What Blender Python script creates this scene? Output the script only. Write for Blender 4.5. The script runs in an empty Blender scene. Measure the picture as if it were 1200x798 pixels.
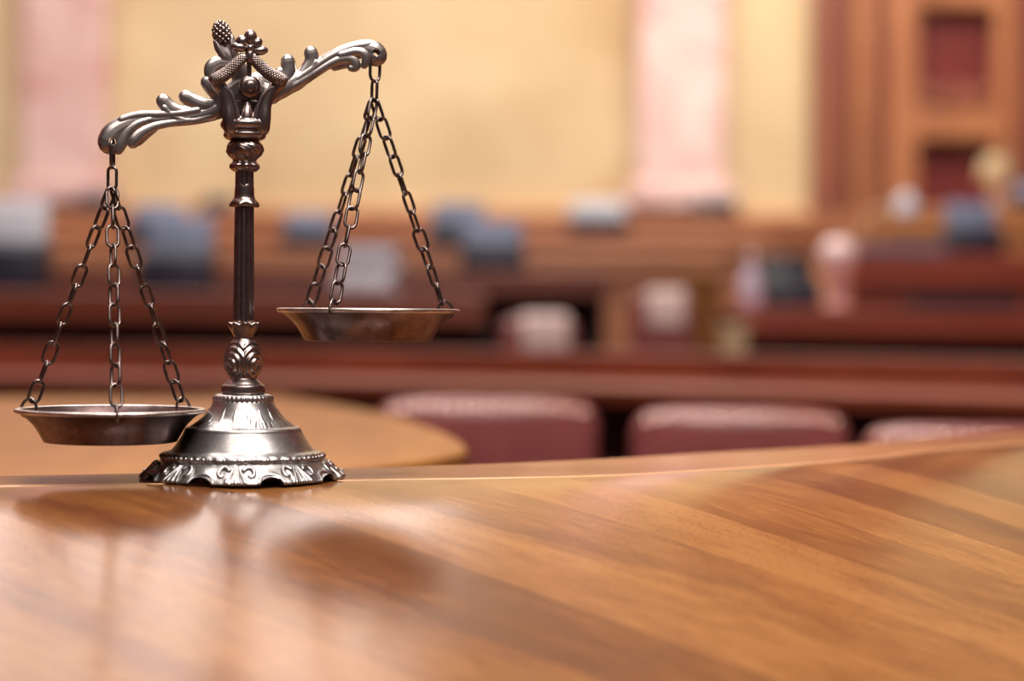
import bpy, bmesh, math, random
from mathutils import Vector, Matrix, noise
random.seed(7)
S = bpy.context.scene
C = S.collection
R = math.radians

# ------------------------------------------------------------------ camera
FPX = 2333.0
PITCH, ROLL = R(0.663), R(0.43)
CAMZ = 1.24
cd = bpy.data.cameras.new('camera')
cam = bpy.data.objects.new('camera', cd); C.objects.link(cam)
cd.sensor_width = 36.0; cd.lens = FPX / 1200 * 36.0
cd.clip_start = 0.05; cd.clip_end = 100
CM = Matrix.Translation((0, 0, CAMZ)) @ Matrix.Rotation(R(90) - PITCH, 4, 'X') @ Matrix.Rotation(ROLL, 4, 'Z')
cam.matrix_world = CM
cd.dof.use_dof = True; cd.dof.focus_distance = 1.70; cd.dof.aperture_fstop = 2.15
S.camera = cam
S.view_settings.view_transform = 'Standard'; S.view_settings.look = 'None'
S.view_settings.gamma = 1.0; S.view_settings.exposure = -0.08
S.view_settings.use_curve_mapping = False
try:
    S.cycles.use_denoising = True; S.cycles.sample_clamp_indirect = 6.0
except Exception: pass

def ray(px, py):
    d = CM.to_3x3() @ Vector(((px - 600) / FPX, -(py - 399) / FPX, -1)); return d
CO = Vector((0, 0, CAMZ))
def atD(px, py, D):
    d = ray(px, py); return CO + d * (D / d.y)
def atZ(px, py, z):
    d = ray(px, py); return CO + d * ((z - CAMZ) / d.z)

# ------------------------------------------------------------------ world and lights
w = bpy.data.worlds.new('world'); S.world = w; w.use_nodes = True
w.node_tree.nodes['Background'].inputs[0].default_value = (0.17, 0.125, 0.13, 1)
w.node_tree.nodes['Background'].inputs[1].default_value = 0.40

def area(name, loc, target, sx, sy, energy, col):
    l = bpy.data.lights.new(name, 'AREA'); l.shape = 'RECTANGLE'; l.size = sx; l.size_y = sy
    l.energy = energy; l.color = col
    o = bpy.data.objects.new(name, l); C.objects.link(o); o.location = loc
    o.rotation_euler = (Vector(target) - Vector(loc)).to_track_quat('-Z', 'Y').to_euler(); return o
area('rostrum_lamp_light', (0.32, 1.02, 3.25), (-0.22, 1.74, 1.15), 0.75, 0.65, 84, (1.0, 0.93, 0.86))
area('skylight_hall', (-1.5, 6.5, 11.5), (-1.5, 6.5, 0), 7.0, 7.0, 1700, (1.0, 0.92, 0.86))
area('rear_fill', (0.5, -2.0, 6.5), (0.2, 3.0, 0.8), 4.0, 3.0, 310, (1.0, 0.90, 0.82))  # unseen fill light added behind the camera to brighten front faces
area('wall_lamp_light', (2.0, 9.8, 5.4), (1.4, 13.2, 2.2), 3.0, 0.6, 175, (1.0, 0.88, 0.72))

# ------------------------------------------------------------------ materials
def lin(r, g, b):
    f = lambda c: (c / 255 / 12.92) if c <= 10 else ((c / 255 + 0.055) / 1.055) ** 2.4
    return (f(r), f(g), f(b), 1)

class N:
    def __init__(s, name):
        s.m = bpy.data.materials.new(name); s.m.use_nodes = True
        s.t = s.m.node_tree; s.b = s.t.nodes['Principled BSDF']
    def n(s, typ, **kw):
        nd = s.t.nodes.new(typ)
        for k, v in kw.items():
            if k in nd.inputs: nd.inputs[k].default_value = v
            else: setattr(nd, k, v)
        return nd
    def l(s, a, b): s.t.links.new(a, b)
    def ramp(s, fac, stops):
        r = s.n('ShaderNodeValToRGB'); e = r.color_ramp.elements
        while len(e) < len(stops): e.new(0.5)
        for el, (p, c) in zip(e, stops): el.position = p; el.color = c
        s.l(fac, r.inputs[0]); return r.outputs[0]
    def coords(s, scale=(1, 1, 1), rot=(0, 0, 0), kind='Object'):
        tc = s.n('ShaderNodeTexCoord'); mp = s.n('ShaderNodeMapping')
        mp.inputs['Scale'].default_value = scale; mp.inputs['Rotation'].default_value = rot
        s.l(tc.outputs[kind], mp.inputs[0]); return mp.outputs[0]
    def noise(s, vec, scale, detail=3, rough=0.55, dist=0.0):
        t = s.n('ShaderNodeTexNoise', Scale=scale, Detail=detail, Roughness=rough, Distortion=dist)
        s.l(vec, t.inputs['Vector']); return t.outputs['Fac']
    def mix(s, fac, a, b, mode='MIX'):
        m = s.n('ShaderNodeMix', data_type='RGBA', blend_type=mode)
        for sock, v in ((m.inputs[0], fac), (m.inputs[6], a), (m.inputs[7], b)):
            if hasattr(v, 'links') or hasattr(v, 'is_linked'): s.l(v, sock)
            else: sock.default_value = v
        return m.outputs[2]
    def math(s, op, a, b=0.0):
        m = s.n('ShaderNodeMath', operation=op)
        for i, v in enumerate((a, b)):
            if hasattr(v, 'is_linked'): s.l(v, m.inputs[i])
            else: m.inputs[i].default_value = v
        return m.outputs[0]
    def bump(s, h, strength, dist):
        b = s.n('ShaderNodeBump', Strength=strength, Distance=dist)
        s.l(h, b.inputs['Height']); s.l(b.outputs[0], s.b.inputs['Normal'])

def simple(name, col, rough=0.5, metal=0.0, var=0.12, scale=8.0, spec=0.5):
    k = N(name); f = k.noise(k.coords(), scale, 4)
    d = tuple(c * (1 - var) for c in col[:3]) + (1,); u = tuple(min(1, c * (1 + var)) for c in col[:3]) + (1,)
    k.l(k.ramp(f, [(0.3, d), (0.7, u)]), k.b.inputs['Base Color'])
    k.b.inputs['Roughness'].default_value = rough; k.b.inputs['Metallic'].default_value = metal
    k.b.inputs['Specular IOR Level'].default_value = spec
    return k.m

def wood(name, dark, light, along='x', rough=0.4, scale=6.0, spec=0.5):
    k = N(name); k.b.inputs['Specular IOR Level'].default_value = spec
    sc = {'x': (0.12, 1, 1), 'y': (1, 0.12, 1), 'z': (1, 1, 0.12)}[along]
    v = k.coords(sc); a = k.noise(v, scale, 5, 0.6, 0.6); b = k.noise(v, scale * 9, 3)
    f = k.math('ADD', k.math('MULTIPLY', a, 0.75), k.math('MULTIPLY', b, 0.25))
    k.l(k.ramp(f, [(0.35, dark), (0.65, light)]), k.b.inputs['Base Color'])
    k.b.inputs['Roughness'].default_value = rough
    return k.m

def planks(name, ang, dark, mid, light, width=0.115, rough=0.16):
    """veneer planks: local X of the rotated frame runs along the plank"""
    k = N(name)
    v = k.coords((1, 1, 1), (0, 0, -ang))
    sep = k.n('ShaderNodeSeparateXYZ'); k.l(v, sep.inputs[0])
    q = k.math('DIVIDE', sep.outputs[1], width)
    idx = k.math('FLOOR', q)
    fr = k.math('SUBTRACT', q, idx)
    wn = k.n('ShaderNodeTexWhiteNoise', noise_dimensions='1D'); k.l(idx, wn.inputs['W'])
    st = k.n('ShaderNodeMapping'); st.inputs['Scale'].default_value = (0.09, 1, 1); k.l(v, st.inputs[0])
    big = k.noise(st.outputs[0], 9, 4, 0.55, 0.8)
    fine = k.noise(st.outputs[0], 120, 3, 0.6, 0.2)
    fl = k.n('ShaderNodeMapping'); fl.inputs['Scale'].default_value = (0.28, 1, 1); k.l(v, fl.inputs[0])
    flecks = k.noise(fl.outputs[0], 900, 2, 0.5)
    f = k.math('ADD', k.math('MULTIPLY', big, 0.56), k.math('MULTIPLY', fine, 0.28))
    f = k.math('ADD', f, k.math('MULTIPLY', wn.outputs['Value'], 0.20))
    col = k.ramp(f, [(0.38, dark), (0.52, mid), (0.66, light)])
    fk = k.ramp(flecks, [(0.36, (0.62, 0.52, 0.46, 1)), (0.46, (1, 1, 1, 1))])
    col = k.mix(0.8, col, fk, 'MULTIPLY')
    seam = k.ramp(k.math('ABSOLUTE', k.math('SUBTRACT', fr, 0.5)), [(0.488, (1, 1, 1, 1)), (0.498, (0.62, 0.52, 0.48, 1))])
    col = k.mix(0.8, col, seam, 'MULTIPLY')
    k.l(col, k.b.inputs['Base Color'])
    r = k.ramp(k.noise(v, 5, 3), [(0.3, (rough * 0.8,) * 3 + (1,)), (0.7, (rough * 1.25,) * 3 + (1,))])
    k.l(r, k.b.inputs['Roughness'])
    k.b.inputs['Specular IOR Level'].default_value = 0.44
    k.bump(flecks, 0.03, 0.0005)
    return k.m

def pewter(name, dark, light, rough, bump=0.12):
    k = N(name); v = k.coords()
    a = k.noise(v, 60, 5, 0.65); b = k.noise(v, 700, 3)
    k.l(k.ramp(a, [(0.32, dark), (0.62, light)]), k.b.inputs['Base Color'])
    k.b.inputs['Metallic'].default_value = 1.0
    k.l(k.ramp(a, [(0.3, (rough * 1.35,) * 3 + (1,)), (0.7, (rough * 0.85,) * 3 + (1,))]), k.b.inputs['Roughness'])
    k.bump(b, bump, 0.0004)
    return k.m

M_base = pewter('pewter_base', (0.20, 0.185, 0.18, 1), (0.52, 0.50, 0.495, 1), 0.33)
M_col = pewter('pewter_column', (0.14, 0.10, 0.09, 1), (0.32, 0.25, 0.235, 1), 0.27)
M_beam = pewter('pewter_beam', (0.22, 0.18, 0.17, 1), (0.56, 0.51, 0.49, 1), 0.31)
M_head = pewter('pewter_ornament', (0.15, 0.11, 0.10, 1), (0.36, 0.30, 0.285, 1), 0.29)
M_pan = pewter('pewter_pan', (0.075, 0.045, 0.042, 1), (0.17, 0.115, 0.11, 1), 0.32)
M_chain = pewter('bronze_chain', (0.075, 0.055, 0.05, 1), (0.20, 0.16, 0.15, 1), 0.30)

# ------------------------------------------------------------------ object helpers
def mesh_obj(name, bm, mat, parent=None, smooth=True, loc=None):
    me = bpy.data.meshes.new(name); bm.normal_update(); bm.to_mesh(me); bm.free()
    me.materials.append(mat)
    for p in me.polygons: p.use_smooth = smooth
    o = bpy.data.objects.new(name, me); C.objects.link(o)
    if parent: o.parent = parent
    if loc: o.location = loc
    return o
def empty(name, loc=(0, 0, 0), rz=0.0):
    o = bpy.data.objects.new(name, None); C.objects.link(o); o.location = loc; o.rotation_euler = (0, 0, rz)
    o.empty_display_size = 0.05; return o
def tag(o, label=None, cat=None, group=None, kind=None):
    if label: o['label'] = label
    if cat: o['category'] = cat
    if group: o['group'] = group
    if kind: o['kind'] = kind
    return o
def kids(o): return [c for c in bpy.data.objects if c.parent == o]
def copy_tree(o, parent=None):
    c = o.copy(); C.objects.link(c)
    if parent: c.parent = parent
    for ch in kids(o): copy_tree(ch, c)
    return c

def box(bm, x0, x1, y0, y1, z0, z1, bev=0.0, seg=2, mat=None):
    vs = [bm.verts.new((x, y, z)) for x in (x0, x1) for y in (y0, y1) for z in (z0, z1)]
    idx = [(0, 1, 3, 2), (4, 6, 7, 5), (0, 4, 5, 1), (2, 3, 7, 6), (0, 2, 6, 4), (1, 5, 7, 3)]
    fs = [bm.faces.new([vs[i] for i in f]) for f in idx]
    if bev > 0:
        es = list({e for f in fs for e in f.edges})
        bmesh.ops.bevel(bm, geom=es, offset=bev, segments=seg, profile=0.5, affect='EDGES')
    return vs
def crom(pts, n):
    """Catmull-Rom through points (tuples of any length), n samples per span"""
    P = [pts[0]] + list(pts) + [pts[-1]]; out = []
    for i in range(1, len(P) - 2):
        a, b, c, d = P[i - 1], P[i], P[i + 1], P[i + 2]
        for k in range(n):
            t = k / n
            out.append(tuple(0.5 * (2 * b[j] + (c[j] - a[j]) * t + (2 * a[j] - 5 * b[j] + 4 * c[j] - d[j]) * t * t
                             + (3 * b[j] - a[j] - 3 * c[j] + d[j]) * t ** 3) for j in range(len(b))))
    out.append(tuple(pts[-1])); return out
def tube(bm, pr, seg=12, n=5, closed=False, cap=True):
    """tube through (Vector, radius) samples with rounded ends"""
    if n > 1: sm = crom([tuple(p) + (r,) for p, r in pr], n)
    else: sm = [tuple(p) + (r,) for p, r in pr]
    P = [Vector(s[:3]) for s in sm]; rad = [max(s[3], 1e-5) for s in sm]
    m = len(P)
    def tan(i):
        if closed: return (P[(i + 1) % m] - P[i - 1]).normalized()
        return (P[min(i + 1, m - 1)] - P[max(i - 1, 0)]).normalized()
    if cap and not closed:
        t0, t1 = tan(0), tan(m - 1); a, b = [], []
        for k in (0.98, 0.85, 0.5):
            a.append((P[0] - t0 * rad[0] * k, rad[0] * math.sqrt(1 - k * k)))
        for k in (0.5, 0.85, 0.98):
            b.append((P[-1] + t1 * rad[-1] * k, rad[-1] * math.sqrt(1 - k * k)))
        P = [x[0] for x in a] + P + [x[0] for x in b]; rad = [x[1] for x in a] + rad + [x[1] for x in b]; m = len(P)
    t = tan(0); up = Vector((0, 0, 1)) if abs(t.z) < 0.9 else Vector((0, 1, 0))
    nx = t.cross(up).normalized(); rings = []
    for i in range(m):
        t = tan(i); nx = (nx - t * nx.dot(t)).normalized(); ny = t.cross(nx)
        rings.append([bm.verts.new(P[i] + (nx * math.cos(2 * math.pi * j / seg) + ny * math.sin(2 * math.pi * j / seg)) * rad[i]) for j in range(seg)])
    for i in range(m if closed else m - 1):
        A, B = rings[i], rings[(i + 1) % m]
        for j in range(seg):
            bm.faces.new((A[j], A[(j + 1) % seg], B[(j + 1) % seg], B[j]))
    if not closed:
        bm.faces.new(rings[0][::-1]); bm.faces.new(rings[-1])
def lathe(bm, prof, seg=96, disp=None, n=3, cx=0, cy=0, capped=True):
    """prof: list of (r, z) in bottom-to-top order; disp(theta, r, z) -> (r, z)"""
    sm = crom(prof, n) if n > 1 else prof; rings = []
    for r, z in sm:
        ring = []
        for j in range(seg):
            th = 2 * math.pi * j / seg; rr, zz = (disp(th, r, z) if disp else (r, z))
            ring.append(bm.verts.new((cx + rr * math.cos(th), cy + rr * math.sin(th), zz)))
        rings.append(ring)
    for A, B in zip(rings, rings[1:]):
        for j in range(seg):
            bm.faces.new((A[j], A[(j + 1) % seg], B[(j + 1) % seg], B[j]))
    if capped:
        bm.faces.new(rings[0][::-1]); bm.faces.new(rings[-1])
def ball(bm, c, r, sx=1, sy=1, sz=1, rot=None, sub=2):
    g = bmesh.ops.create_icosphere(bm, subdivisions=sub, radius=r)
    mat = Matrix.Diagonal((sx, sy, sz, 1))
    if rot is not None: mat = rot @ mat
    bmesh.ops.transform(bm, matrix=Matrix.Translation(c) @ mat, verts=g['verts'])
def fuse(o, voxel, smooth_it=2, cut=None):
    """melt the overlapping shapes of a casting into one skin and bake it"""
    md = o.modifiers.new('r', 'REMESH'); md.mode = 'VOXEL'; md.voxel_size = voxel; md.use_smooth_shade = True
    sm = o.modifiers.new('s', 'SMOOTH'); sm.factor = 0.5; sm.iterations = smooth_it
    if cut:
        bo = o.modifiers.new('b', 'BOOLEAN'); bo.operation = 'DIFFERENCE'; bo.object = cut; bo.solver = 'EXACT'
    bpy.context.view_layer.update()
    dg = bpy.context.evaluated_depsgraph_get()
    me = bpy.data.meshes.new_from_object(o.evaluated_get(dg))
    o.modifiers.clear(); old = o.data; o.data = me; me.name = o.name
    for p in me.polygons: p.use_smooth = True
    if cut: bpy.data.objects.remove(cut)
    return o

# ------------------------------------------------------------------ setting: hall
WALLY = 13.2
M_carpet = simple('carpet', lin(62, 34, 34), 0.95, 0, 0.2, 40, 0.1)
k = N('sandstone'); v = k.coords()
f = k.noise(v, 1.1, 5, 0.6); f2 = k.noise(v, 0.45, 3)
k.l(k.mix(0.5, k.ramp(f, [(0.35, lin(190, 162, 118)), (0.66, lin(236, 218, 178))]), k.ramp(f2, [(0.35, lin(196, 168, 126)), (0.65, lin(236, 219, 178))])), k.b.inputs['Base Color'])
k.b.inputs['Roughness'].default_value = 0.75; M_sand = k.m
k = N('pink_marble'); v = k.coords()
f = k.noise(v, 2.2, 6, 0.6, 1.2)
k.l(k.ramp(f, [(0.32, lin(212, 164, 162)), (0.6, lin(236, 208, 203)), (0.75, lin(244, 228, 222))]), k.b.inputs['Base Color'])
k.b.inputs['Roughness'].default_value = 0.3; M_marble = k.m
M_wain = wood('oak_wainscot', lin(184, 124, 84), lin(216, 160, 112), 'x', 0.45, 4)
M_door = wood('oak_door_frame', lin(146, 88, 60), lin(192, 130, 86), 'z', 0.4, 4)
M_doord = wood('walnut_jamb', lin(110, 58, 48), lin(150, 88, 66), 'z', 0.4, 4)
M_red = wood('mahogany_panel', lin(96, 36, 36), lin(128, 52, 48), 'z', 0.35, 4)
M_desk = wood('mahogany_desk', lin(96, 40, 26), lin(142, 70, 46), 'x', 0.35, 5)
M_deskl = wood('cherry_desk', lin(182, 114, 78), lin(216, 150, 106), 'x', 0.35, 5)
M_dark = wood('dark_walnut', lin(58, 28, 30), lin(84, 44, 42), 'x', 0.6, 5)

def structure(name, bm, mat, smooth=False):
    return tag(mesh_obj(name, bm, mat, None, smooth), kind='structure')

bm = bmesh.new(); box(bm, -6.5, 6.5, 0.3, WALLY + .3, -0.12, 0.0); structure('floor', bm, M_carpet)
bm = bmesh.new(); box(bm, -6.5, 6.5, WALLY, WALLY + .3, 0.0, 13.0); structure('wall_back', bm, M_sand)
bm = bmesh.new(); box(bm, 6.2, 6.5, 0.3, WALLY, 0.0, 13.0); structure('wall_right', bm, M_red)
bm = bmesh.new(); box(bm, -6.5, -6.2, -3.0, WALLY, 0.0, 13.0); structure('wall_left', bm, M_red)
# wainscot
zw = atD(600, 246, WALLY).z
bm = bmesh.new(); box(bm, -6.2, 6.2, WALLY - .08, WALLY, 0.0, zw - .06, .01)
box(bm, -6.2, 6.2, WALLY - .14, WALLY, zw - .06, zw, .015)
structure('trim_1', bm, M_wain)
def xr(px, D, py=200): return atD(px, py, D).x
def pilaster(name, a, b, z0):
    x0, x1 = xr(a, WALLY - .3), xr(b, WALLY - .3)
    bm = bmesh.new(); box(bm, x0, x1, WALLY - .30, WALLY, z0, 8.4, .05, 3)
    box(bm, x0 - .06, x1 + .06, WALLY - .36, WALLY, z0, z0 + .16, .03, 3)
    o = structure(name, bm, M_marble); return o
tag(pilaster('pilaster', 22, 122, zw), 'pink marble pilaster on the shaded stretch of yellow wall', 'pilaster')
tag(pilaster('pilaster', 747, 853, zw), 'pale pink marble pilaster between the yellow wall and the wooden door', 'pilaster')

# panelled door and its portal
YD = WALLY - .02
door = empty('door_1', (xr(1120, WALLY), WALLY, zw)); tag(door, kind='structure')
tag(door, 'wooden panelled double height door with dark red panels', 'door')
def dpart(name, a, b, y0, y1, z0, z1, mat, bev=.02):
    bm = bmesh.new(); xa, xb = xr(a, WALLY - .2), xr(b, WALLY - .2)
    box(bm, xa, xb, y0, y1, z0, z1, bev, 2)
    o = mesh_obj(name, bm, mat, door, False); o.matrix_parent_inverse = door.matrix_world.inverted()
    return o
bpy.context.view_layer.update()
zt = lambda py: atD(1120, py, WALLY - .2).z
dpart('pilaster_strip', 953, 986, WALLY - .26, WALLY, 0, 8.2, M_doord)
dpart('pilaster_strip', 998, 1020, WALLY - .26, WALLY, 0, 8.2, M_door)
dpart('reveal', 984, 1042, WALLY - .10, WALLY, 0, 8.2, M_doord)
dpart('stile', 1040, 1076, WALLY - .20, WALLY, 0, 8.2, M_door)
dpart('stile', 1166, 1186, WALLY - .20, WALLY, 0, 8.2, M_door)
dpart('jamb', 1188, 1240, WALLY - .30, WALLY, 0, 8.2, M_doord)
dpart('rail', 1074, 1168, WALLY - .20, WALLY, zt(164), zt(128), M_door)
dpart('rail', 1074, 1168, WALLY - .20, WALLY, zt(8), zt(-30), M_door)
dpart('panel', 1074, 1168, WALLY - .05, WALLY, zt(128), zt(8), M_red)
dpart('panel', 1074, 1168, WALLY - .05, WALLY, 0, zt(164), M_red)
dpart('panel', 1074, 1168, WALLY - .05, WALLY, zt(-30), 8.2, M_red)
dpart('panel_ledge', 1080, 1162, WALLY - .15, WALLY, zt(124), zt(98), M_doord)

# unseen glowing windows added high in the back wall to brighten the tabletop reflection
k = N('added_glow_glass'); k.b.inputs['Base Color'].default_value = (.8, .8, .8, 1)
k.b.inputs['Emission Color'].default_value = (1.0, 0.93, 0.88, 1); k.b.inputs['Emission Strength'].default_value = 3.7; M_glow = k.m
for i in range(4):
    xa = -6.0 + i * 1.56
    bm = bmesh.new(); box(bm, xa, xa + 1.3, WALLY - .03, WALLY + .01, 7.0, 12.4); structure('added_window_%d' % (i + 1), bm, M_glow)
    wi = bpy.data.objects['added_window_%d' % (i + 1)]
    bm = bmesh.new()
    for bx_ in ((xa - .1, xa, 6.9, 12.5), (xa + 1.3, xa + 1.4, 6.9, 12.5), (xa, xa + 1.3, 6.9, 7.0), (xa, xa + 1.3, 12.4, 12.5), (xa + .62, xa + .68, 7.0, 12.4), (xa, xa + 1.3, 9.2, 9.26)):
        box(bm, bx_[0], bx_[1], WALLY - .10, WALLY, bx_[2], bx_[3], .01)
    mesh_obj('added_window_frame', bm, M_door, wi, False)

# stepped platforms that carry the rows
def tier(name, x0, x1, y0, y1, z):
    bm = bmesh.new(); box(bm, x0, x1, y0, y1, 0, z); tag(structure(name, bm, M_carpet), kind='structure')
tier('floor_step', -6.2, 6.2, 6.05, 7.35, .22)
tier('floor_step', -6.2, 6.2, 7.35, 8.75, .50)
tier('floor_step', -6.2, 6.2, 8.75, 10.15, .66)
tier('floor_step', -6.2, 6.2, 10.15, WALLY - .14, .82)

# ------------------------------------------------------------------ the rostrum table
TZ = 1.10
ALPHA, LAM = R(14.0), 0.07
hp = [(-420, 577), (-200, 573.5), (0, 570), (284, 565.5), (440, 562.5), (600, 560), (720, 557), (820, 551.5), (920, 545), (1010, 538), (1100, 527), (1200, 519), (1320, 509), (1420, 502)]
ep = [(-420, 562), (-200, 559.5), (0, 557), (284, 551.5), (440, 547.5), (600, 542), (720, 536.5), (820, 530.5), (920, 525.5), (1010, 519.5), (1100, 511), (1200, 504), (1320, 496), (1420, 490)]
def curve_at(pix): return crom([tuple(atZ(px, py, TZ)) for px, py in pix], 8)
hc = [Vector(p) for p in curve_at(hp)]; ec = [Vector(p) for p in curve_at(ep)]
def drop(d): return math.tan(ALPHA) * (d - LAM * (1 - math.exp(-d / LAM)))
nrm = []
for i in range(len(hc)):
    t = hc[min(i + 3, len(hc) - 1)] - hc[max(i - 3, 0)]; t.z = 0; t.normalize(); nrm.append(Vector((t.y, -t.x, 0)))
# direction of the veneer, read on the sloping panel
def on_panel(px, py):
    lo, hi = 0.5, 2.4
    d = ray(px, py)
    i0 = min(range(len(hc)), key=lambda i: abs(hc[i].x))
    g, h0 = nrm[i0], hc[i0]
    for _ in range(60):
        mid = (lo + hi) / 2; p = CO + d * (mid / d.y)
        dd = max(0, (p - h0).dot(g))
        if p.z > TZ - drop(dd): lo = mid
        else: hi = mid
    return CO + d * (lo / d.y)
A, B = on_panel(600, 583), on_panel(1190, 772)
PANG = math.atan2(B.y - A.y, B.x - A.x)
M_top = planks('veneer_tabletop', PANG, lin(86, 49, 28), lin(111, 69, 36), lin(133, 89, 49), 0.088, 0.18)
M_strip = wood('veneer_border', lin(128, 82, 56), lin(172, 120, 80), 'x', 0.2, 8)
M_bead = simple('pale_highlight', lin(196, 150, 110), 0.25)  # edge highlight along the crease, put into a pale bead

desk = empty('rostrum_desk', (0, 1.3, 0))
tag(desk, 'glossy orange brown wooden desk carrying the balance scale', 'desk')
INV = Matrix.Translation((0, -1.3, 0))
ds = [0, .003, .008, .015, .025, .04, .06, .085, .11, .14, .18, .22, .27, .33, .4, .48, .57, .67, .78]
bm = bmesh.new(); rows = []
for d in ds:
    rows.append([bm.verts.new(hc[i] + nrm[i] * d + Vector((0, 0, -drop(d)))) for i in range(len(hc))])
low = [bm.verts.new(v.co + Vector((0, 0, -.04))) for v in rows[-1]]
low0 = [bm.verts.new(v.co + Vector((0, 0, -.08))) for v in rows[0]]
for Ar, Br in list(zip(rows, rows[1:])) + [(rows[-1], low), (low, low0)]:
    for j in range(len(hc) - 1): bm.faces.new((Ar[j], Br[j], Br[j + 1], Ar[j + 1]))
o = mesh_obj('desktop', bm, M_top, desk); o.matrix_parent_inverse = INV
bm = bmesh.new(); n = len(hc); L = []
for i in range(n):
    a, b = hc[i], ec[i]; u = (b - a).normalized()
    L.append([bm.verts.new(p) for p in (a + Vector((0, 0, -.06)), a, a + u * .002, b - u * .006, b - u * .0015 + Vector((0, 0, -.002)), b + Vector((0, 0, -.006)), b + Vector((0, 0, -.045)), b - u * .03 + Vector((0, 0, -.05)))])
for i in range(n - 1):
    for j in range(7): bm.faces.new((L[i][j], L[i + 1][j], L[i + 1][j + 1], L[i][j + 1]))
o = mesh_obj('border_strip', bm, M_strip, desk); o.matrix_parent_inverse = INV
tag(o, 'darker flat border strip along the far edge of the desk')
bm = bmesh.new(); tube(bm, [(p + Vector((0, 0, -.0014)), .0020) for p in hc], 8, 1)
o = mesh_obj('highlight_bead', bm, M_bead, desk); o.matrix_parent_inverse = INV
bm = bmesh.new(); fr = []
for i in range(n):
    u = (ec[i] - hc[i]).normalized(); p = ec[i] - u * .035
    fr.append([bm.verts.new((p.x, p.y, z)) for z in (0.0, TZ - .05)])
for i in range(n - 1): bm.faces.new((fr[i][0], fr[i][1], fr[i + 1][1], fr[i + 1][0]))
o = mesh_obj('front_panel', bm, M_desk, desk)
o.matrix_parent_inverse = INV
sl = o.modifiers.new('t', 'SOLIDIFY'); sl.thickness = .02

# ------------------------------------------------------------------ the balance scale
YAW = R(15)
root_p = atZ(284.5, 560.2, TZ); root_p.z += .0007
U = root_p.y / FPX                       # size of one photograph pixel at the scale
scale = empty('balance_scale', root_p, YAW)
tag(scale, 'antique pewter balance scale with two chained pans on the glossy desk', 'balance scale')
RM = Matrix.Translation(root_p) @ Matrix.Rotation(YAW, 4, 'Z'); RI = RM.inverted()
FW = (Matrix.Rotation(YAW, 3, 'Z') @ Vector((0, -1, 0)))      # towards the viewer
def T(px, py, w=0.0):
    """photo position at a layer w pixels in front of the scale's own middle plane -> scale-local metres"""
    p0 = root_p + FW * (w * U); d = ray(px, py)
    t = (p0 - CO).dot(FW) / d.dot(FW); return RI @ (CO + d * t)
GROW = [0.0]
def sw(bm, pts, seg=12, n=5):
    """pts: (px, py, radius px[, w])"""
    tube(bm, [(T(p[0], p[1], p[3] if len(p) > 3 else 0), (p[2] + GROW[0]) * U) for p in pts], seg, n)
def prof(pts): return [(r * U, z * U) for r, z in pts]

# base: bell
def bell(th, r, z):
    v, rr = z / U, r / U
    if 60 < v < 86:                                    # engraved leaf collar
        a = (th * 18 / (2 * math.pi)) % 1.0 - 0.5
        tip = 68 + 15 * max(0.0, 1 - abs(a) * 8)
        if v < tip: rr += 0.7 * (1 - abs(a) * 2) + (0.8 * math.sin(v * 1.5 + 9 * abs(a)) * math.cos(th * 72 + v) if v < 70 else 0.2)
    if 22 < v < 30: rr += 0.7 * math.cos(th * 44)
    if 89 < v < 96: rr += 0.45 * math.cos(th * 40)
    return rr * U, z
bm = bmesh.new()
lathe(bm, prof([(80, 14), (90, 18), (94.5, 21.5), (95.6, 24), (95, 27), (92, 30), (88, 31), (83.5, 32.5), (80, 36), (76, 41.5), (72.5, 47), (69.5, 52.5), (68.3, 55),
     (67.6, 57), (65.5, 59), (60, 60.5), (54.5, 64), (49, 68), (44.5, 72.5), (41, 77.5), (38, 83), (36, 87.5), (35, 90), (35.2, 92.5), (34, 95.5), (31, 97.3), (26, 97.6), (10, 97.6)]), 352, bell, 4)
base = mesh_obj('base', bm, M_base, scale)
# foot: cast skirt of acanthus leaves and scrolls
NA = 9
def foot(th, r, z):
    v, rr = z / U, r / U
    a = ((th + .371) * NA / (2 * math.pi)) % 1.0 - 0.5             # one motif: leaf fan between two arches
    env = math.sin(math.pi * min(1, max(0, (v + 3) / 24)))
    fan = max(0.0, 1 - abs(abs(a) - .5) / .27)
    rr += env * (1.9 * fan + 1.5 * fan * math.cos((abs(a) - .5) * 2 * math.pi * 9 * (1 - v * .018)) - .6)
    if abs(a) < .17:                                               # arch: the hem lifts off the table
        h = 9.0 * math.sqrt(max(0, 1 - (a / .17) ** 2))
        v = max(v, h) if v < 14 else v
        rr += 2.2 * math.exp(-((v - h - 2.5) / 2.2) ** 2)
    return rr * U, max(0.0, v) * U
bm = bmesh.new()
lathe(bm, prof([(100, 3), (108, 1), (114, 0), (117.5, 0.6), (117.5, 2.5), (115.5, 5), (112, 8), (108, 11), (104, 14.5), (99.5, 18), (96, 21), (93, 22.5), (88, 22)]), 432, foot, 4, capped=False)
o = mesh_obj('ornate_foot', bm, M_base, base)
bm = bmesh.new()
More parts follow.
